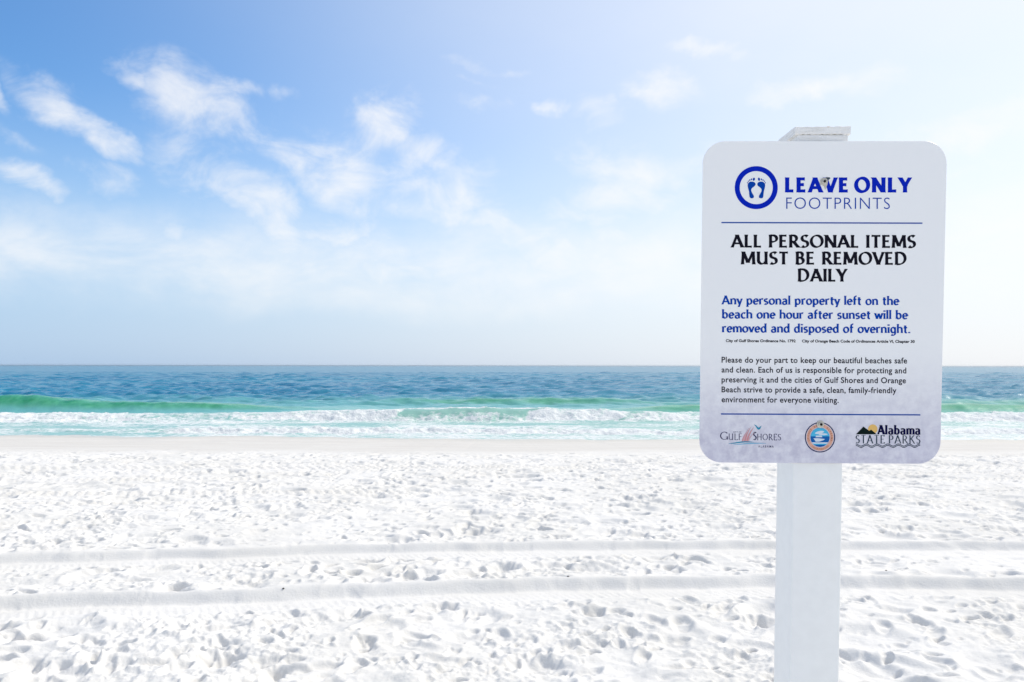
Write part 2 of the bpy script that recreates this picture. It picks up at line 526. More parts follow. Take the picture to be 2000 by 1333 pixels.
def water_material():
    m, w = mat('sea_water')
    tc = w.new('ShaderNodeTexCoord'); P = tc.outputs['Object']
    fo = w.new('ShaderNodeAttribute', attribute_name='foam').outputs['Fac']
    fa = w.new('ShaderNodeAttribute', attribute_name='face').outputs['Fac']
    sh = w.new('ShaderNodeAttribute', attribute_name='shallow').outputs['Fac']
    patch = w.noise(w.vm('MULTIPLY', P, (.03, .12, 1)), 1.0, 4)
    deep = w.mix(w.mr(patch, .35, .65), (.003, .15, .27), (.007, .20, .31))
    body = w.mix(sh, deep, (.14, .42, .40))
    ae_ = w.new('ShaderNodeAttribute', attribute_name='aerated').outputs['Fac']
    body = w.mix(ae_, body, (.27, .49, .42))
    streak = w.noise(w.vm('ADD', w.vm('MULTIPLY', P, (.9, .45, .9)), w.vm('MULTIPLY', w.noise(P, .8, 3, color=True), (1.2, .6, 0))), 1.6, 5, .6)
    body = w.mix(fa, body, w.mix(w.mr(streak, .35, .65), (.018, .25, .095), (.07, .36, .18)))
    # the body colour of the water, with a sheen of reflected sky on top
    p = w.new('ShaderNodeBsdfPrincipled')
    w.put(p.inputs['Base Color'], body)
    p.inputs['IOR'].default_value = 1.33
    # far off the chop is too fine to model: its tilted facets mirror less of the low sky
    yy = w.new('ShaderNodeSeparateXYZ'); w.put(yy.inputs[0], P)
    w.put(p.inputs['Specular IOR Level'], w.mr(yy.outputs[1], 50, 350, .46, .24))
    w.put(p.inputs['Roughness'], .25)
    b = w.new('ShaderNodeBump'); b.inputs['Strength'].default_value = .35; b.inputs['Distance'].default_value = .05
    h = w.m('ADD', w.noise(w.vm('MULTIPLY', P, (1, 1.5, 1)), 3.2, 5, .6), w.m('MULTIPLY', w.noise(w.vm('MULTIPLY', P, (.35, .8, 1)), 1.0, 3), 1.5))
    w.put(b.inputs['Height'], h); w.put(p.inputs['Normal'], b.outputs[0])
    # foam: holes and lace where thin
    vor = w.new('ShaderNodeTexVoronoi', feature='DISTANCE_TO_EDGE')
    w.put(vor.inputs['Vector'], w.vm('ADD', P, w.vm('MULTIPLY', w.noise(P, 2.0, 3, color=True), (.9, .9, 0))))
    vor.inputs['Scale'].default_value = 2.1
    lace = w.mr(vor.outputs['Distance'], .22, .02)
    fine = w.noise(w.vm('MULTIPLY', P, (1.0, 1.4, 1)), 5.0, 6, .68)
    v = w.m('ADD', fo, w.m('ADD', w.m('MULTIPLY', w.m('SUBTRACT', fine, .5), 1.0), w.m('MULTIPLY', lace, .14)))
    mask = w.m('MULTIPLY', w.mr(v, .40, .80), w.mr(fo, .08, .3))
    f = w.new('ShaderNodeBsdfPrincipled')
    f.inputs['Base Color'].default_value = (.74, .76, .76, 1)
    f.inputs['Roughness'].default_value = .8
    f.inputs['Specular IOR Level'].default_value = .2
    fb = w.new('ShaderNodeBump'); fb.inputs['Strength'].default_value = .8; fb.inputs['Distance'].default_value = .06
    w.put(fb.inputs['Height'], w.noise(P, 9.0, 5, .65)); w.put(f.inputs['Normal'], fb.outputs[0])
    mx = w.new('ShaderNodeMixShader'); w.put(mx.inputs[0], mask)
    w.t.links.new(p.outputs[0], mx.inputs[1]); w.t.links.new(f.outputs[0], mx.inputs[2])
    o = w.new('ShaderNodeOutputMaterial'); w.t.links.new(mx.outputs[0], o.inputs[0])
    return m


sea = link('sea', build_sea(), water_material())
tag(sea, kind='structure')

# sea bed and land under everything, out to the horizon
bed = link('seabed', mesh('seabed', [(-40000, 26, -3), (40000, 26, -3), (40000, 40000, -3), (-40000, 40000, -3)], [(0, 1, 2, 3)]), plain('wet_sand', (.4, .36, .28), .9))
tag(bed, kind='structure')
land = link('ground', mesh('ground', [(-40000, -40000, -.8), (40000, -40000, -.8), (40000, 26, -.8), (-40000, 26, -.8)], [(0, 1, 2, 3)]), plain('far_sand', (.69, .68, .665), .95))
tag(land, kind='structure')

# ------------------------------------------------------------------ the sign
ROT = Euler((R(1.961), R(0.170), R(-1.069)), 'XYZ')
CEN = Vector((.58820, 1.51711, .11904 + EYE))       # centre of the panel's face
RM = ROT.to_matrix()
DROP = 1.80                                          # panel centre to the foot of the post
sign = bpy.data.objects.new('beach_sign', None)
col.objects.link(sign)
sign.empty_display_size = .2
sign.rotation_euler = ROT
sign.location = CEN + RM @ Vector((0, .05, -DROP))
tag(sign, 'white notice panel with blue and black lettering, bolted to a square white post', 'sign')
FACE0 = Vector((0, -.05, DROP))                      # panel face centre in the sign's own frame


def on_panel(px, py):
    """design coordinates of the print, measured on the photograph, to metres on the panel face"""
    x, y = px - CX, py - CY
    c, s = math.cos(ROLL), math.sin(ROLL)
    x, y = c * x + s * y, -s * x + c * y
    ray = Vector((x / F, 1.0, -y / F))
    n = RM @ Vector((0, 1, 0))
    o = Vector((0, 0, EYE))
    t = (CEN - o).dot(n) / ray.dot(n)
    q = RM.transposed() @ (o + ray * t - CEN)
    return q.x, q.z


def box_mesh(x0, x1, y0, y1, z0, z1, bev=.004, seg=3):
    import bmesh
    bm = bmesh.new()
    bmesh.ops.create_cube(bm, size=1)
    for v in bm.verts:
        v.co = Vector((x0 if v.co.x < 0 else x1, y0 if v.co.y < 0 else y1, z0 if v.co.z < 0 else z1))
    bmesh.ops.bevel(bm, geom=bm.edges[:], offset=bev, segments=seg, affect='EDGES', profile=.5)
    me = bpy.data.meshes.new('box')
    for f in bm.faces:
        f.smooth = True
    bm.to_mesh(me); bm.free()
    me.set_sharp_from_angle(angle=R(50))
    return me


vinyl = plain('white_post_paint', (.91, .91, .885), .38, .45, bump=(14, .05), vary=.03)


def weathered():
    m, w = mat('weathered_white_paint')
    tc = w.new('ShaderNodeTexCoord'); P = tc.outputs['Object']
    st = w.vm('MULTIPLY', P, (6.0, 10.0, 60.0))
    g = w.noise(st, 4.0, 5, .6)
    sp = w.noise(P, 60.0, 5, .6)
    c = w.mix(w.mr(g, .42, .7), (.86, .85, .83), (.76, .75, .72))
    c = w.mix(w.mr(sp, .60, .72, 0, .8), c, (.60, .50, .40))
    c = w.mix(w.mr(w.noise(w.vm('MULTIPLY', P, (12, 12, 200)), 2.0, 3), .68, .74, 0, .8), c, (.25, .22, .19))
    p = w.new('ShaderNodeBsdfPrincipled'); w.put(p.inputs['Base Color'], c); p.inputs['Roughness'].default_value = .8
    b = w.new('ShaderNodeBump'); b.inputs['Strength'].default_value = .6; b.inputs['Distance'].default_value = .002
    w.put(b.inputs['Height'], w.m('ADD', g, sp)); w.put(p.inputs['Normal'], b.outputs[0])
    o = w.new('ShaderNodeOutputMaterial'); w.t.links.new(p.outputs[0], o.inputs[0])
    return m


old_paint = weathered()
PL, PR, PD0, PD1 = -.0490, .0465, .0045, .1035
o = link('post', box_mesh(PL, PR, PD0, PD1, -DROP - .35, .2700, .0035), vinyl, sign, FACE0)


def cap_mesh():
    """weathered end board: slightly ragged, with a split along its lower edge"""
    import bmesh
    bm = bmesh.new()
    n = 26
    xs = [(-.0545 + (.0495 + .0545) * i / n) for i in range(n + 1)]
    prof = []
    for i, x in enumerate(xs):
        top = .3330 + .0010 * math.sin(i * 1.3) * .4 + .0012 * (x + .05) / .1
        bot = .3186 + .0006 * math.sin(i * 2.1) + (-.0006 if i % 7 in (2, 3) else 0)
        prof.append((x, bot, top))
    rings = []
    for y in (.0035, .0055, .05, .104, .106):
        ins = .0012 if y in (.0035, .106) else 0
        jit = lambda: random.uniform(-.0004, .0004)
        rings.append([bm.verts.new((x, y + jit(), b + ins)) for x, b, t in prof] + [bm.verts.new((x, y + jit(), t - ins)) for x, b, t in reversed(prof)])
    for a, b in zip(rings, rings[1:]):
        k = len(a)
        for i in range(k):
            bm.faces.new((a[i], a[(i + 1) % k], b[(i + 1) % k], b[i]))
    m_ = n + 1
    for rg in (rings[0], rings[-1]):
        for i in range(n):
            bm.faces.new((rg[i], rg[i + 1], rg[2 * m_ - 2 - i], rg[2 * m_ - 1 - i]))
    bmesh.ops.recalc_face_normals(bm, faces=bm.faces[:])
    me = bpy.data.meshes.new('cap'); bm.to_mesh(me); bm.free()
    return me


o = link('post_cap', cap_mesh(), old_paint, sign, FACE0)
tag(o, 'cracked weathered white board on the post top')
# raw wood collar between board and post
o = link('wood_core', box_mesh(PL, PR - .001, PD0 + .001, PD1 - .001, .2702, .3178, .0012, 2), old_paint, sign, FACE0)


def rounded_panel(w_, h_, r_, t_, seg=14, bev=.0006):
    pts = []
    for cx, cz, a0 in ((w_ / 2 - r_, h_ / 2 - r_, 0), (-w_ / 2 + r_, h_ / 2 - r_, 90), (-w_ / 2 + r_, -h_ / 2 + r_, 180), (w_ / 2 - r_, -h_ / 2 + r_, 270)):
        for k in range(seg + 1):
            a = R(a0 + 90 * k / seg)
            pts.append((cx, cz, math.cos(a), math.sin(a)))
    V, Fc = [], []
    n = len(pts)
    for y, rr in ((0, r_ - bev), (bev, r_), (t_ - bev, r_), (t_, r_ - bev)):
        V += [(cx + rr * c, y, cz + rr * s) for cx, cz, c, s in pts]
    for k in range(3):
        for i in range(n):
            j = (i + 1) % n
            Fc.append((k * n + i, k * n + j, (k + 1) * n + j, (k + 1) * n + i))
    Fc.append(tuple(range(n))[::-1]); Fc.append(tuple(3 * n + i for i in range(n)))
    me = mesh('panel', V, Fc)
    import bmesh
    bm = bmesh.new(); bm.from_mesh(me); bmesh.ops.recalc_face_normals(bm, faces=bm.faces[:]); bm.to_mesh(me); bm.free()
    return me


def panel_material():
    m, w = mat('printed_panel')
    tc = w.new('ShaderNodeTexCoord'); P = tc.outputs['Object']
    sep = w.new('ShaderNodeSeparateXYZ'); w.put(sep.inputs[0], P)
    low = w.mr(sep.outputs[2], -.06, -.30)               # the print turns to a photo of lilac sand low down
    n = w.noise(P, 55.0, 6, .62)
    n2 = w.noise(P, 17.0, 4, .6)
    sandp = w.mix(w.mr(n, .3, .72), (.53, .515, .62), (.76, .75, .81))
    sandp = w.mix(w.mr(n2, .35, .65, 0, .35), sandp, (.62, .61, .72))
    c = w.mix(low, (.885, .885, .88), sandp)
    p = w.new('ShaderNodeBsdfPrincipled'); w.put(p.inputs['Base Color'], c)
    p.inputs['Roughness'].default_value = .42; p.inputs['Specular IOR Level'].default_value = .35
    o_ = w.new('ShaderNodeOutputMaterial'); w.t.links.new(p.outputs[0], o_.inputs[0])
    return m


panel = link('sign_panel', rounded_panel(.457, .610, .0425, .0025), panel_material(), sign, FACE0)


def ink(name, c):
    return plain(name, c, .6, .06, vary=.03)


BLUE = ink('royal_blue_ink', (.000, .018, .46))
BLUE2 = ink('deep_blue_ink', (.000, .055, .38))
RULE = ink('rule_blue_ink', (.012, .075, .36))
BLACK = ink('black_ink', (.006, .006, .014))
NAVY = ink('navy_ink', (.018, .016, .085))
GREY = ink('charcoal_ink', (.012, .012, .022))
LEVEL = [0]


class Print:
    """flat printed shapes in photograph measurements, laid a hair above the panel face"""
    def __init__(s):
        s.v, s.f, s.m, s.mats = [], [], [], []

    def mi(s, m):
        if m not in s.mats:
            s.mats.append(m)
        return s.mats.index(m)

    def poly(s, pts, m, lift=0):
        b = len(s.v)
        for x, y in pts:
            X, Z = on_panel(x, y)
            s.v.append((X, -.00025 - lift * .00002, Z))
        s.f.append(tuple(range(b, b + len(pts)))); s.m.append(s.mi(m))

    def ribbon(s, L, Rr, m, lift=0):
        b = len(s.v)
        for (x, y) in list(L) + list(Rr):
            X, Z = on_panel(x, y)
            s.v.append((X, -.00025 - lift * .00002, Z))
        n = len(L)
        for i in range(n - 1):
            s.f.append((b + i, b + i + 1, b + n + i + 1, b + n + i)); s.m.append(s.mi(m))

    def ring(s, cx, cy, r0, r1, m, lift=0, n=64, sy=1.0):
        a = [2 * math.pi * k / n for k in range(n + 1)]
        s.ribbon([(cx + r0 * math.cos(t), cy + r0 * sy * math.sin(t)) for t in a], [(cx + r1 * math.cos(t), cy + r1 * sy * math.sin(t)) for t in a], m, lift)

    def disc(s, cx, cy, rx, ry, m, lift=0, n=40, rot=0):
        c, q = math.cos(rot), math.sin(rot)
        P = []
        for k in range(n):
            t = 2 * math.pi * k / n
            x, y = rx * math.cos(t), ry * math.sin(t)
            P.append((cx + c * x - q * y, cy + q * x + c * y))
        s.poly(P, m, lift)

    def done(s, name, parent=None):
        me = bpy.data.meshes.new(name)
        me.from_pydata(s.v, [], s.f)
        for m in s.mats:
            me.materials.append(m)
        me.polygons.foreach_set('material_index', s.m)
        import bmesh
        bm = bmesh.new(); bm.from_mesh(me)
        for f in bm.faces:
            f.normal_update()
            if f.normal.y > 0:
                f.normal_flip()
        bm.to_mesh(me); bm.free()
        return link(name, me, None, parent or panel)


# ---- a small pen-drawn alphabet with flared stems (centre lines; a = arc: cx, cy, rx, ry, from, to)
def arc(cx, cy, rx, ry, a0, a1):
    n = max(4, int(abs(a1 - a0) / 12))
    return [(cx + rx * math.cos(R(a0 + (a1 - a0) * k / n)), cy + ry * math.sin(R(a0 + (a1 - a0) * k / n))) for k in range(n + 1)]


S_ = lambda *p: list(p)
GL = {
    'A': (.74, [S_((.04, 0), (.36, 1)), S_((.34, 1), (.70, 0)), S_((.17, .32), (.57, .32))]),
    'L': (.50, [S_((.11, 1), (.11, 0)), S_((.11, .045), (.47, .045)), S_((.455, 0), (.485, .15))]),
    'P': (.57, [S_((.11, 0), (.11, 1)), [(.11, .95), (.26, .95)] + arc(.26, .70, .24, .25, 90, -90) + [(.14, .45)]]),
    'E': (.55, [S_((.11, 0), (.11, 1)), S_((.11, .955), (.47, .955)), S_((.11, .52), (.42, .52)), S_((.11, .045), (.50, .045)), S_((.455, .85), (.475, 1)), S_((.485, 0), (.51, .14))]),
    'F': (.50, [S_((.11, 0), (.11, 1)), S_((.11, .955), (.47, .955)), S_((.11, .52), (.42, .52))]),
    'R': (.66, [S_((.11, 0), (.11, 1)), [(.11, .95), (.26, .95)] + arc(.26, .71, .22, .24, 90, -90) + [(.16, .47)], S_((.28, .47), (.62, 0))]),
    'S': (.52, [arc(.27, .735, .185, .215, 35, 268) + arc(.25, .275, .20, .23, 88, -140)]),
    'O': (.84, [arc(.42, .5, .35, .45, 0, 360)]),
    'G': (.80, [arc(.43, .5, .37, .45, 42, 325), S_((.70, .42), (.70, .06))]),
    'H': (.74, [S_((.11, 0), (.11, 1)), S_((.63, 0), (.63, 1)), S_((.11, .52), (.63, .52))]),
    'K': (.66, [S_((.11, 0), (.11, 1)), S_((.13, .48), (.56, 1)), S_((.25, .60), (.63, 0))]),
    'N': (.76, [S_((.11, 0), (.11, 1)), S_((.07, 1), (.65, 0)), S_((.65, 0), (.65, 1))]),
    'I': (.24, [S_((.12, 0), (.12, 1))]),
    'T': (.62, [S_((.31, 0), (.31, 1)), S_((.03, .955), (.59, .955)), ]),
    'M': (.90, [S_((.08, 0), (.13, 1)), S_((.12, 1), (.44, .12)), S_((.43, .12), (.76, 1)), S_((.76, 1), (.81, 0))]),
    'U': (.74, [[(.12, 1), (.12, .32)] + arc(.35, .32, .23, .27, 180, 330), S_((.61, 1), (.61, 0))]),
    'B': (.60, [S_((.11, 0), (.11, 1)), [(.11, .955), (.25, .955)] + arc(.25, .745, .19, .21, 90, -90) + [(.11, .535)], [(.22, .535)] + arc(.26, .29, .23, .245, 90, -90) + [(.11, .045)]]),
    'V': (.68, [S_((.04, 1), (.35, 0)), S_((.34, 0), (.65, 1))]),
    'D': (.76, [S_((.11, 0), (.11, 1)), [(.11, .955), (.28, .955)] + arc(.28, .5, .38, .455, 90, -90) + [(.11, .045)]]),
    'Y': (.64, [S_((.03, 1), (.33, .43)), S_((.61, 1), (.32, .43)), S_((.32, .48), (.32, 0))]),
    'a': (.53, [arc(.24, .45, .18, .18, 150, 0) + [(.42, 0)], arc(.25, .19, .17, .17, 62, 320)]),
    'b': (.58, [S_((.10, 1.02), (.10, .02)), arc(.29, .33, .20, .30, 150, -150)]),
    'c': (.48, [arc(.29, .33, .21, .30, 48, 312)]),
    'd': (.58, [S_((.47, 1.02), (.47, 0)), arc(.28, .33, .20, .30, 30, 330)]),
    'e': (.52, [arc(.27, .33, .20, .30, 0, 318), S_((.08, .35), (.46, .35))]),
    'f': (.36, [[(.15, 0), (.15, .80)] + arc(.31, .80, .16, .18, 180, 75), S_((.02, .61), (.34, .61))]),
    'g': (.57, [arc(.27, .33, .19, .30, 30, 330), [(.46, .66), (.46, -.06)] + arc(.26, -.06, .20, .19, 0, -140)]),
    'h': (.58, [S_((.10, 0), (.10, 1.02)), arc(.29, .42, .19, .21, 165, 0) + [(.48, 0)]]),
    'i': (.22, [S_((.11, 0), (.11, .66)), S_((.11, .82), (.11, .97))]),
    'l': (.22, [S_((.11, 0), (.11, 1.02))]),
    'm': (.86, [S_((.10, 0), (.10, .66)), arc(.27, .42, .17, .21, 165, 0) + [(.44, 0)], arc(.61, .42, .17, .21, 165, 0) + [(.78, 0)]]),
    'n': (.58, [S_((.10, 0), (.10, .66)), arc(.29, .42, .19, .21, 165, 0) + [(.48, 0)]]),
    'o': (.57, [arc(.285, .33, .22, .30, 0, 360)]),
    'p': (.58, [S_((.10, -.28), (.10, .66)), arc(.29, .33, .20, .30, 150, -150)]),
    'r': (.40, [S_((.10, 0), (.10, .66)), arc(.27, .42, .17, .21, 165, 55)]),
    's': (.43, [arc(.22, .48, .14, .145, 35, 268) + arc(.20, .18, .15, .15, 88, -140)]),
    't': (.38, [[(.17, .86), (.17, .17)] + arc(.30, .17, .13, .13, 180, 285), S_((.03, .61), (.35, .61))]),
    'u': (.57, [[(.10, .66), (.10, .22)] + arc(.28, .22, .18, .18, 180, 340), S_((.47, .66), (.47, 0))]),
    'v': (.50, [S_((.03, .66), (.26, 0)), S_((.25, 0), (.47, .66))]),
    'w': (.76, [S_((.03, .66), (.22, 0)), S_((.21, 0), (.38, .62)), S_((.37, .62), (.56, 0)), S_((.55, 0), (.73, .66))]),
    'y': (.50, [S_((.03, .66), (.27, .02)), S_((.47, .66), (.18, -.28))]),
    '.': (.22, [S_((.11, 0), (.11, .13))]),
    ' ': (.30, []),
}


def pen_line(pr, text, x0, x1, base, cap, m, thick=.17, thin=.07, flare=.3, track=.05, pen=20, lift=0):
    """draws text between x0 and x1 (photograph px) with the given cap height"""
    adv = 0; items = []
    for ch in text:
        w_, st = GL[ch]
        items.append((adv, st)); adv += w_ + track
    tot = adv - track - .08
    sx = (x1 - x0) / tot
    k = 0
    asp = cap / sx
    for a, st in items:
        for s in st:
            if thick > .24 and len(s) == 2 and math.dist(*s) < .2 and s[0][0] != s[1][0]:
                continue
            hw = (thin + (thick - thin) * abs(math.sin(R(pen))) ** 1.3) / 2
            if len(s) == 2 and s[0][1] == s[1][1] and (s[0][1] > .9 or s[0][1] < .1):      # top and bottom bars stay inside the cap height
                s = [(x, 1 - hw if y > .5 else hw) for x, y in s]
            P = [((a + x - .04) * sx, y * cap) for x, y in s]
            # even out into short steps, with the pen width depending on the direction
            Q = []
            for p0, p1 in zip(P, P[1:]):
                n = 6 if len(P) == 2 else (4 if math.dist(p0, p1) > .3 * cap else 1)
                Q += [(p0[0] + (p1[0] - p0[0]) * i / n, p0[1] + (p1[1] - p0[1]) * i / n) for i in range(n)]
            Q.append(P[-1])
            closed = math.dist(P[0], P[-1]) < .01 * cap
            L, Rr = [], []
            N = len(Q)
            run = [0]
            for i in range(1, N):
                run.append(run[-1] + math.dist(Q[i], Q[i - 1]))
            tl = max(run[-1], 1e-6)
            for i in range(N):
                p, q = Q[max(i - 1, 0)], Q[min(i + 1, N - 1)]
                if closed and i in (0, N - 1):
                    p, q = Q[-2], Q[1]
                dx, dy = q[0] - p[0], q[1] - p[1]
                l = math.hypot(dx, dy) or 1
                dx, dy = dx / l, dy / l
                wd = thin + (thick - thin) * abs(math.sin(math.atan2(dy, dx) - R(pen))) ** 1.3
                if not closed:
                    e = min(run[i], tl - run[i]) / cap
                    wd *= 1 + flare * max(0, 1 - e / .22) ** 2
                wd *= cap / 2
                if len(s) == 2 and s[0][0] == s[1][0] or abs(dx) < .75 and len(s) == 2:      # stems end square to the line
                    L.append((Q[i][0] - wd / max(abs(dy), .5), Q[i][1])); Rr.append((Q[i][0] + wd / max(abs(dy), .5), Q[i][1]))
                else:
                    L.append((Q[i][0] - dy * wd, Q[i][1] + dx * wd)); Rr.append((Q[i][0] + dy * wd, Q[i][1] - dx * wd))
            k += 1
            tilt = lambda p: (x0 + p[0], base - p[1] + (p[0]) * TILT(base))
            pr.ribbon([tilt(p) for p in L], [tilt(p) for p in Rr], m, lift + (k % 7) * .5)


def TILT(y):          # the print runs very slightly downhill to the right
    return .0005 + (y - 276) / 630 * .0065


def font_outline(text, bold=0.0, space=1.0):
    c = bpy.data.curves.new('t', 'FONT'); c.body = text; c.size = 1.0; c.offset = bold; c.space_character = space; c.resolution_u = 4
    c.fill_mode = 'BOTH'
    ob = bpy.data.objects.new('t', c); col.objects.link(ob)
    dg = bpy.context.evaluated_depsgraph_get(); dg.update()
    me = bpy.data.meshes.new_from_object(ob.evaluated_get(dg))
    v = [(p.co.x, p.co.y) for p in me.vertices]; f = [tuple(p.vertices) for p in me.polygons]
    bpy.data.objects.remove(ob); bpy.data.curves.remove(c); bpy.data.meshes.remove(me)
    return v, f


CAPR = None


def font_line(pr, text, x0, x1, base, cap, m, bold=0.0, space=1.0, lift=0):
    global CAPR
    if CAPR is None:
        v, _ = font_outline('H'); CAPR = max(y for x, y in v)
    v, f = font_outline(text, bold, space)
    a, b = min(x for x, y in v), max(x for x, y in v)
    sx, sy = (x1 - x0) / (b - a), cap / (CAPR + 2 * bold)
    B = len(pr.v); mi = pr.mi(m)
    for x, y in v:
        X, Z = on_panel(x0 + (x - a) * sx, base - (y + bold) * sy + (x - a) * sx * TILT(base))
        pr.v.append((X, -.00025 - lift * .00002, Z))
    for q in f:
        pr.f.append(tuple(B + i for i in q)); pr.m.append(mi)


def rule(name, x0, x1, y0, y1, th, m):
    p = Print()
    n = 8
    T = [(x0 + (x1 - x0) * k / n, y0 + (y1 - y0) * k / n) for k in range(n + 1)]
    p.ribbon([(x, y - th / 2) for x, y in T], [(x, y + th / 2) for x, y in T], m)
    return p.done(name)


# headline
p = Print()
pen_line(p, 'LEAVE', 1535, 1656, 376.3, 29.3, BLUE, .285, .17, .10, .16)
pen_line(p, 'ONLY', 1671, 1777, 376.3, 29.3, BLUE, .285, .17, .10, .16)
tag(p.done('headline_lettering'), 'heavy blue capitals LEAVE ONLY')
p = Print()
font_line(p, 'FOOTPRINTS', 1535.5, 1738, 408.2, 21.8, BLUE2, -.012, 1.12)
tag(p.done('headline_lettering'), 'thin blue capitals FOOTPRINTS')
rule('rule_line', 1409, 1801.5, 435.2, 436.4, 2.5, RULE)
# emblem: ring with two bare footprints
p = Print()
p.ring(1477, 367, 32.3, 42.0, BLUE)
p.done('emblem_ring')


def foot(pr, mx):
    # measured for the left print; mx mirrors it about x = 1477.3
    c = 1477.3
    g = lambda x, y: (c + mx * (x - c), y)
    out = [(1469.0, 355.2), (1472.5, 356.0), (1475.2, 358.4), (1475.4, 361.5), (1473.2, 364.5), (1469.6, 367.0), (1467.4, 370.3), (1467.6, 374.2), (1470.0, 379.0),
           (1472.2, 383.0), (1472.0, 386.2), (1469.6, 387.7), (1466.4, 387.6), (1464.2, 385.6), (1463.4, 380.6), (1462.6, 374.0), (1460.8, 367.0), (1460.2, 361.5), (1461.6, 357.8), (1465.0, 355.6)]
    # smooth closed outline
    P = []
    n = len(out)
    for i in range(n):
        p0, p1, p2, p3 = (out[(i + k - 1) % n] for k in range(4))
        for t in (0, .33, .66):
            P.append(g(*[.5 * (2 * p1[j] + (p2[j] - p0[j]) * t + (2 * p0[j] - 5 * p1[j] + 4 * p2[j] - p3[j]) * t * t + (3 * p1[j] - p0[j] - 3 * p2[j] + p3[j]) * t ** 3) for j in (0, 1)]))
    pr.poly(P, BLUE2)
    for x, y, a, b in ((1472.3, 350.6, 2.2, 3.2), (1467.6, 350.9, 1.35, 1.9), (1464.3, 352.3, 1.15, 1.6), (1461.6, 354.6, 1.0, 1.4), (1459.7, 357.6, .9, 1.2)):
        q = g(x, y)
        pr.disc(q[0], q[1], a, b, BLUE2, 0, 14, R(-14) * -mx)


for mx in (1, -1):
    p = Print(); foot(p, mx); p.done('footprint_emblem')
# warning
WARN = 1
for t, a, b, y in (('ALL PERSONAL ITEMS', 1430, 1787, 483.8), ('MUST BE REMOVED', 1449, 1769.5, 516.8), ('DAILY', 1559.5, 1652.5, 550.3)):
    p = Print(); pen_line(p, t, a, b, y, 25.0, BLACK, .25, .10, .26, .085); tag(p.done('warning_lettering'), 'black capitals ' + t)
for t, a, b, y in (('Any personal property left on the', 1411, 1755, 594.9), ('beach one hour after sunset will be', 1411, 1772, 622.2), ('removed and disposed of overnight.', 1411, 1777, 649.4)):
    p = Print(); pen_line(p, t, a, b, y, 17.2, BLUE2, .23, .12, .2, .06); tag(p.done('notice_lettering'), 'bold blue line ' + t)
p = Print()
font_line(p, 'City of Gulf Shores Ordinance No. 1792', 1417.5, 1554, 668.6, 5.6, BLACK, .03)
font_line(p, 'City of Orange Beach Code of Ordinances Article VI, Chapter 30', 1566.5, 1786.5, 669.3, 5.6, BLACK, .03)
p.done('small_print')
for t, b, y in (('Please do your part to keep our beautiful beaches safe', 1771.5, 708.7), ('and clean. Each of us is responsible for protecting and', 1770, 728),
                ('preserving it and the cities of Gulf Shores and Orange', 1769.3, 747.3), ('Beach strive to provide a safe, clean, family-friendly', 1750.8, 766.7),
                ('environment for everyone visiting.', 1638, 786.2)):
    p = Print(); font_line(p, t, 1409.3, b, y, 11.4, GREY, 0.016, 1.06); tag(p.done('body_lettering'), 'small dark line ' + t)
rule('rule_line', 1408, 1797.5, 809.0, 810.8, 2.5, RULE)

# left logo
PINK = ink('coral_ink', (.62, .26, .28)); PALEPINK = ink('pale_coral_ink', (.60, .40, .44)); TEAL = ink('teal_ink', (.02, .27, .42)); SKYB = ink('sky_blue_ink', (.16, .45, .65))
p = Print()
pen_line(p, 'G', 1407, 1421.5, 859.6, 16.2, NAVY, .13, .05, .3, .02, 10)
pen_line(p, 'ULF', 1423, 1448.5, 859.8, 12.6, NAVY, .11, .055, .2, .1, 10)
pen_line(p, 'S', 1471.6, 1477, 860.0, 16.2, NAVY, .15, .06, .3, .02, 10)
pen_line(p, 'HORES', 1479, 1525, 860.2, 12.6, NAVY, .11, .055, .2, .1, 10)
font_line(p, 'CITY OF', 1432, 1448, 845.6, 2.6, NAVY)
font_line(p, 'ALABAMA', 1481, 1511, 874.6, 4.3, NAVY, .008, 1.5)
for k, (a, b, h) in enumerate(((1450.5, 1459, 842), (1452.5, 1462.5, 836), (1455, 1466.5, 834), (1457.5, 1469.5, 838), (1459.5, 1472.5, 834), (1461.5, 1473.5, 845))):
    n = 8; L, Q = [], []
    for i in range(n + 1):
        t = i / n; x = a + (b - a) * t ** 1.5; y = 862.5 + (h - 862.5) * t; wd = 1.5 * (1 - t) ** .7 + .12
        L.append((x - wd, y)); Q.append((x + wd, y))
    p.ribbon(L, Q, PINK if k % 2 == 0 else PALEPINK, 1 + k)
for (xa, xb, y0, am, m, th) in ((1423, 1472, 865.3, 2.0, TEAL, 1.2), (1432, 1496, 867.6, 1.5, SKYB, .9)):
    n = 24; L, Q = [], []
    for i in range(n + 1):
        t = i / n; x = xa + (xb - xa) * t; y = y0 - am * math.sin((t - .3) * 3.6); wd = th * math.sin(math.pi * min(max(t, .03), .97)) ** .6
        L.append((x, y - wd)); Q.append((x, y + wd))
    p.ribbon(L, Q, m, 8)
p.poly([(1472, 829), (1476.5, 831), (1480, 834.5), (1482.2, 836.0), (1484, 833.8), (1487.5, 832), (1486, 834.5), (1484.5, 838.5), (1481.5, 839.8), (1479, 838.5), (1476.5, 833.8)], TEAL, 4)
tag(p.done('town_logo'), 'GULF SHORES logo with a blue bird over coral sea oats')

# round seal
PEACH = ink('peach_ink', (.72, .40, .30)); SEALB = ink('seal_blue_ink', (.01, .12, .40)); CYAN = ink('cyan_ink', (.08, .47, .72)); PALE = ink('pale_ink', (.66, .74, .82)); RUST = ink('rust_ink', (.40, .16, .11))
p = Print()
sx, sy = 1601.5, 854.6
p.ring(sx, sy, 27.6, 29.6, NAVY, 0)
p.ring(sx, sy, 20.0, 26.2, PEACH, 0)
p.disc(sx, sy, 18.8, 18.8, SEALB, 1)


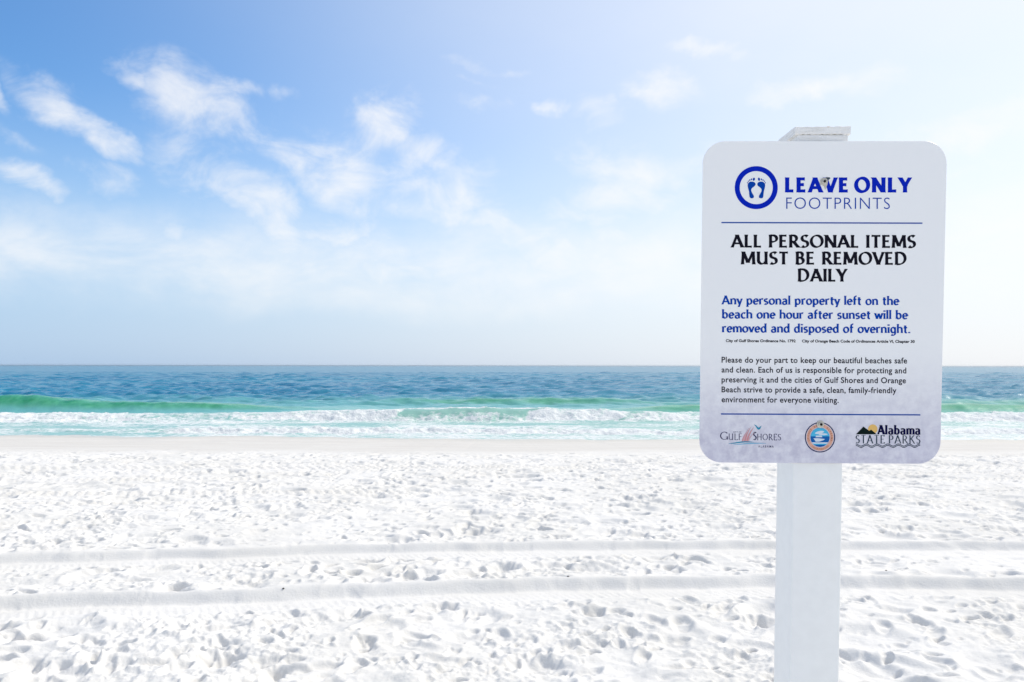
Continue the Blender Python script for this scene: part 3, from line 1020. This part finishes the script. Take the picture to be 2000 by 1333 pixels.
def cap_of_disc(pr, r, ylo, yhi, m, lift):
    n = 14; L, Q = [], []
    for i in range(n + 1):
        y = ylo + (yhi - ylo) * i / n
        h = math.sqrt(max(r * r - y * y, 0))
        L.append((sx - h, sy + y)); Q.append((sx + h, sy + y))
    pr.ribbon(L, Q, m, lift)


cap_of_disc(p, 18.5, -18.5, -2.0, CYAN, 2)
cap_of_disc(p, 18.5, 9.8, 12.4, PALE, 2)
cap_of_disc(p, 18.5, 12.4, 14.4, CYAN, 2)
p.disc(sx - 1, sy - 9.5, 9, 2.8, PALE, 3, 20, R(-12)); p.disc(sx + 6, sy - 6.0, 9, 1.8, PALE, 4, 20)
p.poly([(sx - 13, sy + 2.0), (sx - 4, sy + 1.7), (sx + 9.5, sy + 3.4), (sx + 6.5, sy + 5.6), (sx - 1, sy + 8.3), (sx - 8.5, sy + 8.6), (sx - 10.5, sy + 5)], PALE, 4)
p.poly([(sx - 8, sy - 3.4), (sx + 3, sy - 3.6), (sx + 4.5, sy - .2), (sx - 8.6, sy - .2)], PALE, 5)


def around(pr, text, a0, a1, r, size, m, flip=False):
    for k, ch in enumerate(text):
        if ch == ' ':
            continue
        t = R(a0 + (a1 - a0) * k / (len(text) - 1))
        v, f = font_outline(ch, .01)
        w_ = max(x for x, y in v) / 2
        c, s = math.sin(t), math.cos(t)
        B = len(pr.v); mi = pr.mi(m)
        for x, y in v:
            x, y = (x - w_) * size * 1.35, (y - .35) * size * 1.35
            rr = r + (-y if flip else y); xx = -x if flip else x
            X, Z = on_panel(sx + rr * c + xx * s, sy - rr * s + xx * c)
            pr.v.append((X, -.00025 - .00010, Z))
        for q in f:
            pr.f.append(tuple(B + i for i in q)); pr.m.append(mi)


around(p, 'ORANGE BEACH ALABAMA', -105, 105, 23.1, 3.9, RUST)
around(p, 'INCORPORATED', 222, 138, 23.1, 3.3, RUST, True)
tag(p.done('city_seal'), 'round seal with a white boat on blue water')

# right logo
SUNY = ink('sun_yellow_ink', (.78, .50, .16)); HILL = ink('dark_green_ink', (.003, .012, .010)); SLATE = ink('slate_ink', (.025, .05, .08)); DNAVY = ink('dark_navy_ink', (.002, .002, .045))
p = Print()
p.disc(1704.6, 838.6, 9.2, 9.2, SUNY, 0)
p.poly([(1671.5, 848.8), (1686.4, 833.6), (1697.5, 841.8), (1701.3, 839.6), (1712.5, 848.8)], HILL, 3)
pen_line(p, 'A', 1715, 1726.5, 848.8, 18.2, DNAVY, .28, .08, .1, .0, 35, 4)
pen_line(p, 'labama', 1729.7, 1796.3, 848.9, 18.0, DNAVY, .24, .10, .1, .12, 0, 4)
pen_line(p, 'STATE', 1671.5, 1727.3, 866.3, 16.2, SLATE, .14, .05, .06, .13, 0)
pen_line(p, 'PARKS', 1736, 1797, 866.6, 16.2, SLATE, .14, .05, .06, .13, 0)
for dy in (0, 2.7):
    n = 72; L, Q = [], []
    for i in range(n + 1):
        t = i / n; x = 1671.5 + 125.5 * t; y = 869.6 + dy + 2.1 * math.sin(t * 6 * 2 * math.pi + 1.7 + math.pi)
        L.append((x, y - .75)); Q.append((x, y + .75))
    p.ribbon(L, Q, SLATE, 2)
tag(p.done('park_logo'), 'Alabama STATE PARKS logo with hills, sun and waves')


# bolts
STEEL = plain('galvanised_steel', (.66, .63, .55), .45, .5, .6, bump=(300, .4), vary=.3)
DARK = plain('painted_socket_shade', (.015, .014, .013), .8, .2)


def bolt_head():
    import bmesh
    bm = bmesh.new()
    n = 24
    prof = [(.0072, 0), (.0072, -.0012), (.0046, -.0014), (.0044, -.0034), (.0034, -.0046), (.0021, -.0049)]
    rings = []
    for r, y in prof:
        rings.append([bm.verts.new((r * math.cos(2 * math.pi * k / n), y, r * math.sin(2 * math.pi * k / n))) for k in range(n)])
    for a, b in zip(rings, rings[1:]):
        for i in range(n):
            bm.faces.new((a[i], a[(i + 1) % n], b[(i + 1) % n], b[i]))
    bm.faces.new(rings[-1])
    bmesh.ops.recalc_face_normals(bm, faces=bm.faces[:])
    me = bpy.data.meshes.new('bolt'); bm.to_mesh(me); bm.free()
    return me


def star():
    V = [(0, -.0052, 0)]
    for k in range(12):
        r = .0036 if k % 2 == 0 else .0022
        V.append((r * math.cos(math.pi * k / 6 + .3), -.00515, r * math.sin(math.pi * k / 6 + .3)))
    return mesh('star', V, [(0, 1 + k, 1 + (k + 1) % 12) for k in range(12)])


bm_, st_ = bolt_head(), star()
for px, py in ((1609, 355.5), (1602, 829)):
    X, Z = on_panel(px, py)
    b = link('bolt', bm_, STEEL, panel, (X, -.0005, Z))
    # flat dark star paints the drive socket's shade; second material in the bolt mesh
if True:
    me = bm_
    import bmesh
    bm = bmesh.new(); bm.from_mesh(me)
    base = len(bm.verts)
    vs = [bm.verts.new(v.co) for v in st_.vertices]
    for f in st_.polygons:
        nf = bm.faces.new([vs[i] for i in f.vertices]); nf.material_index = 1
    bm.to_mesh(me); bm.free()
    me.materials.append(DARK)
# scraped print beside the upper bolt
SCRAPE = plain('scraped_print', (.62, .60, .54), .7, .2, vary=.25)
p = Print()
p.poly([(1601, 362), (1603, 352), (1606, 349), (1611, 350), (1614.5, 354), (1616, 360), (1614, 366), (1611.5, 372), (1609, 364), (1605, 361)], SCRAPE, 6)
p.poly([(1610, 349.5), (1614, 346.6), (1621, 347), (1621.5, 349.5), (1617, 352.5), (1614, 351)], plain('grime', (.05, .07, .10), .8, .2), 7)
p.done('scraped_patch')
p = Print()
p.poly([(1595.5, 832), (1597, 825.5), (1601, 822.4), (1605.5, 823.5), (1608, 828), (1607.5, 832.5), (1603, 834.5), (1598.5, 834.5)], SCRAPE, 6)
p.done('scraped_patch')

# ------------------------------------------------------------------ scraps on the sand
CHIP = plain('dark_seaweed', (.03, .022, .015), .8, .3)
zs = np.empty(len(beach.data.vertices) * 3, np.float32); beach.data.vertices.foreach_get('co', zs); zs = zs.reshape(-1, 3)


def scrap(px, py, size, label):
    D_ = EYE * F / (py - CY); X_ = (px - CX) / F * D_
    i = np.argmin((zs[:, 0] - X_) ** 2 + (zs[:, 1] - D_) ** 2)
    import bmesh
    bm = bmesh.new(); bmesh.ops.create_icosphere(bm, subdivisions=2, radius=size)
    for v in bm.verts:
        v.co = Vector((v.co.x * 1.5, v.co.y, v.co.z * .6)) * random.uniform(.75, 1.2)
    me = bpy.data.meshes.new('scrap'); bm.to_mesh(me); bm.free()
    o_ = link('seaweed_scrap', me, CHIP, None, (X_, D_, float(zs[i, 2]) + size * .3))
    o_.rotation_euler.z = random.uniform(0, 6)
    tag(o_, label, 'seaweed', 'dark scraps on the sand')


scrap(554, 1158, .0075, 'tiny dark scrap lying in the nearer wheel rut, well left of the sign')
scrap(1110, 1132, .0085, 'tiny dark scrap on the bank of the nearer wheel rut, left of the sign post')
scrap(761, 1061, .0075, 'tiny dark scrap in the farther wheel rut, centre left of the beach')
scrap(1731, 1119, .0075, 'tiny dark scrap on the nearer rut just right of the sign post')
scrap(939, 1137, .006, 'tiny dark scrap in the nearer wheel rut, between the two larger ones')

# ------------------------------------------------------------------ sea haze
HAZE = 1.5e-4
if HAZE:
    hm = bpy.data.materials.new('sea_haze'); hm.use_nodes = True
    w = NT(hm.node_tree)
    v = w.new('ShaderNodeVolumePrincipled')
    v.inputs['Color'].default_value = (.93, .95, .98, 1)
    v.inputs['Density'].default_value = HAZE
    v.inputs['Anisotropy'].default_value = .8
    o_ = w.new('ShaderNodeOutputMaterial'); w.t.links.new(v.outputs[0], o_.inputs[1])
    X_ = 42000
    hz = link('haze', mesh('haze', [(x, y, z) for x in (-X_, X_) for y in (-X_, X_) for z in (-4.2, 2.7)],
              [(0, 1, 3, 2), (4, 6, 7, 5), (0, 4, 5, 1), (2, 3, 7, 6), (0, 2, 6, 4), (1, 5, 7, 3)]), hm)
    tag(hz, kind='stuff')
